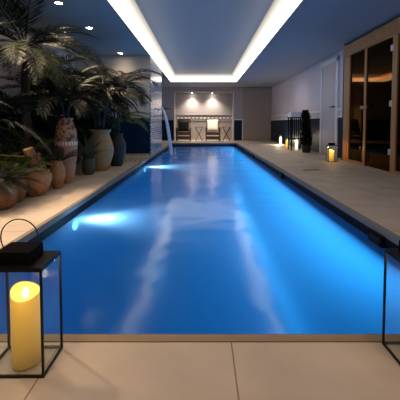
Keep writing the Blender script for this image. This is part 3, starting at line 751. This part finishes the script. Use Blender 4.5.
# wide rusty bowl with a sawn palm stump
t = thing('potted_stump', 'sawn fibrous palm stump with ferns in a wide rusty bowl', 'potted plant', (-2.0, 3.54, 0), 0, 'small plants on the left deck')
pot(t, BOWL(.185, .30), 'rust_pot')
sb = MB(); P0 = Vector((.05, .02, .24)); P1 = Vector((-.03, -.07, .55))
sb.tube([P0.lerp(P1, k/10) for k in range(11)], [.072-.002*k+(.007 if k % 2 else 0) for k in range(11)], 14, True)
st = sb.build('stump', 'fibre', t)
sd = MB(); sd.tube([P1, P1+(P1-P0).normalized()*.012], [.055, .05], 14); sd.build('cut_face', 'fibre_cut', st)
r = random.Random(5)
for i in range(26):
    a = r.uniform(0, 2*PI); s = r.uniform(.05, .72); q = P0.lerp(P1, s)
    d = Vector((math.cos(a), math.sin(a), 0))
    MB().tube([q+d*.055, q+d*.075+Vector((0, 0, .03)), q+d*.088+Vector((0, 0, .07))], [.016, .012, .004], 5).build('leaf_base', 'fibre', st)
crown(t, FERN, (-.08, 0, .28), 9, 45, 80, 16, .6, .9)
crown(t, FERN, (.0, .06, .5), 6, 10, 60, 17, .7, 1., 60, 260)
MB().tube([(.06, -.02, .46), (-.10, -.10, .47), (-.30, -.2, .50), (-.42, -.26, .52)], [.012, .011, .009, .006], 8).build('stalk', 'stalk', t)
# slim brown jar
t = thing('potted_fern', 'dark fern in a slim rust brown jar left of the striped urn', 'potted plant', (-1.92, 3.93, 0), 0, 'small plants on the left deck')
pot(t, JAR(.10, .36), 'rust_pot')
crown(t, CYCAD, (0, 0, .33), 12, 15, 75, 18, .8, 1.2)
# dark columnar plant by the tall table
t = thing('columnar_plant', 'tall narrow dark plant in a black pot right of the tall table', 'potted plant', (3.04, 8.80, 0), 0, 'plants on the right deck')
pot(t, bezprof([(.10, 0), (.12, .06), (.125, .20), (.12, .22)]), 'black_pot')
MB().tube([(0, 0, .18), (-.01, 0, .6), (-.04, 0, 1.05)], [.018, .014, .008], 8).build('stem', 'trunk', t)
fb = MB(); r = random.Random(77)
for i in range(1800):
    z = r.uniform(.2, 1.2); rr = (.16-.07*(z-.2))*math.sqrt(r.random())*(1 if z < 1.1 else .7); a = r.uniform(0, 2*PI)
    p = Vector((-.04*(z-.2)+rr*math.cos(a), rr*math.sin(a), z)); d = Vector((math.cos(a)*.6, math.sin(a)*.6, r.uniform(-.2, 1))).normalized()*.09
    sd_ = d.cross(Vector((0, 0, 1))).normalized()*.026
    fb.quad(p, p+d*.5+sd_, p+d, p+d*.5-sd_)
fb.build('foliage', 'leaf_dark', t)
# floor drain
dg = thing('drain_cover', 'narrow dark drain slot in the right deck', 'drain', (1.98, 5.45, 0), R(8))
MB().box(-.15, .15, -.03, .03, .0005, .004, .001).build('frame', 'black', dg)
for i in range(7): MB().box(-.13+i*.04, -.11+i*.04, -.022, .022, .004, .006).build('slot_bar', 'bronze_wire', dg)

# ------------------------------------------------------------------ alcove chairs, tables, pillows
def armchair(label, loc):
    t = thing('armchair', label, 'chair', loc, 0, 'wooden armchairs in the alcove')
    W = .33
    for s in (-1, 1):
        MB().box(s*W-.025, s*W+.025, -.28, -.23, 0, .66, .004).build('leg', 'chair_wood', t)
        MB().box(s*W-.025, s*W+.025, .22, .27, 0, .62, .004).build('leg', 'chair_wood', t)
        MB().box(s*W-.04, s*W+.04, -.33, .27, .66, .69, .006).build('armrest', 'pale_wood', t)
    st = MB()
    for i in range(7): st.box(-W+.03, W-.03, -.27+i*.072, -.27+i*.072+.062, .42, .445, .004)
    st.build('seat', 'chair_wood', t)
    MB().box(-W+.02, W-.02, -.29, -.26, .30, .42, .004).box(-W+.02, W-.02, -.285, -.262, .08, .24, .004).build('front_panel', 'chair_wood', t)
    for s in (-1, 1): MB().box(s*W-.012, s*W+.012, -.26, .25, .32, .40, .003).build('side_rail', 'chair_wood', t)
    bk = MB(); mt = Matrix.Translation((0, .25, .42)) @ Matrix.Rotation(R(-14), 4, 'X')
    bk.box(-W, -W+.05, -.02, .02, 0, .66, .004, mt).box(W-.05, W, -.02, .02, 0, .66, .004, mt).box(-W, W, -.02, .02, .58, .66, .004, mt)
    for i in range(5): bk.box(-W+.09+i*.11, -W+.13+i*.11, -.012, .012, 0, .6, .003, mt)
    bk.build('backrest', 'chair_wood', t); return t
CY = 14.62
armchair('wooden armchair on the left in the alcove, holding a dark cushion', (-.95, CY, 0))
c2 = armchair('wooden armchair on the right in the alcove, holding a white pillow', (.48, CY, 0))
def pillow(name, w, h, th, mat, label, loc, tilt):
    b = MB(); n = 12; V = {}
    for s in (-1, 1):
        for i in range(n+1):
            for j in range(n+1):
                u, v = 2*i/n-1, 2*j/n-1
                k = (1-u**4)*(1-v**4); ex = 1-.06*(1-u*u)*abs(v)-.0; ey = 1-.06*(1-v*v)*abs(u)
                x = u*w/2*(1-.05*(1-v*v)) ; z = v*h/2*(1-.05*(1-u*u))
                if s == 1 and (i in (0, n) or j in (0, n)): V[s, i, j] = V[-1, i, j]
                else: V[s, i, j] = b.bm.verts.new((x, s*th/2*k**.6, z))
    for s in (-1, 1):
        for i in range(n):
            for j in range(n):
                f = b.bm.faces.new((V[s, i, j], V[s, i+1, j], V[s, i+1, j+1], V[s, i, j+1])); f.smooth = True
    o = b.build(name, mat, None, loc=loc); o.rotation_euler = (R(tilt), 0, 0); return tag(o, label, 'cushion')
pillow('pillow', .56, .60, .16, 'white_fabric', 'large white pillow standing on the right alcove chair', (.48, CY+.14, .75), -14)
pillow('cushion', .54, .56, .14, 'dark_fabric', 'dark brown cushion standing on the left alcove chair', (-.95, CY+.15, .73), -14)
def xtable(label, loc):
    t = thing('folding_table', label, 'side table', loc, 0, 'folding side tables in the alcove')
    tp = MB()
    for i in range(5): tp.box(-.20, .20, -.18+i*.073, -.18+i*.073+.065, .665, .685, .003)
    tp.build('tabletop', 'chair_wood', t)
    for sy in (-.15, .15):
        for s in (-1, 1):
            MB().tube([(-.17*s, sy, .0), (-.02*s, sy, .30), (.03*s, sy, .38), (.18*s, sy, .665)], [.019, .017, .017, .017], 6).build('leg', 'chair_wood', t)
    MB().tube([(0, -.15, .34), (0, .15, .34)], .012, 6).build('crossbar', 'chair_wood', t); return t
xtable('dark wooden folding side table with crossed legs between the two armchairs', (-.20, 14.72, 0))
xtable('dark wooden folding side table with crossed legs right of the white pillow chair', (1.17, 14.95, 0))

# ------------------------------------------------------------------ camera, world
cam = bpy.data.cameras.new('camera'); co = bpy.data.objects.new('camera', cam); COL.objects.link(co)
co.location = (0, 0, .85); co.rotation_euler = (R(90-2.5), 0, 0)
cam.sensor_width = 36; cam.lens = 27.0; cam.shift_x = -.0075; cam.shift_y = -.1585; cam.clip_start = .02
sc.camera = co
wd = bpy.data.worlds.new('world'); sc.world = wd; wd.use_nodes = True
wd.node_tree.nodes['Background'].inputs[0].default_value = (.05, .07, .1, 1); wd.node_tree.nodes['Background'].inputs[1].default_value = .1
sc.view_settings.view_transform = 'Standard'
sc.view_settings.look = 'None'
sc.cycles.use_denoising = True
sc.cycles.max_bounces = 10; sc.cycles.transparent_max_bounces = 24
sc.cycles.sample_clamp_indirect = 6.
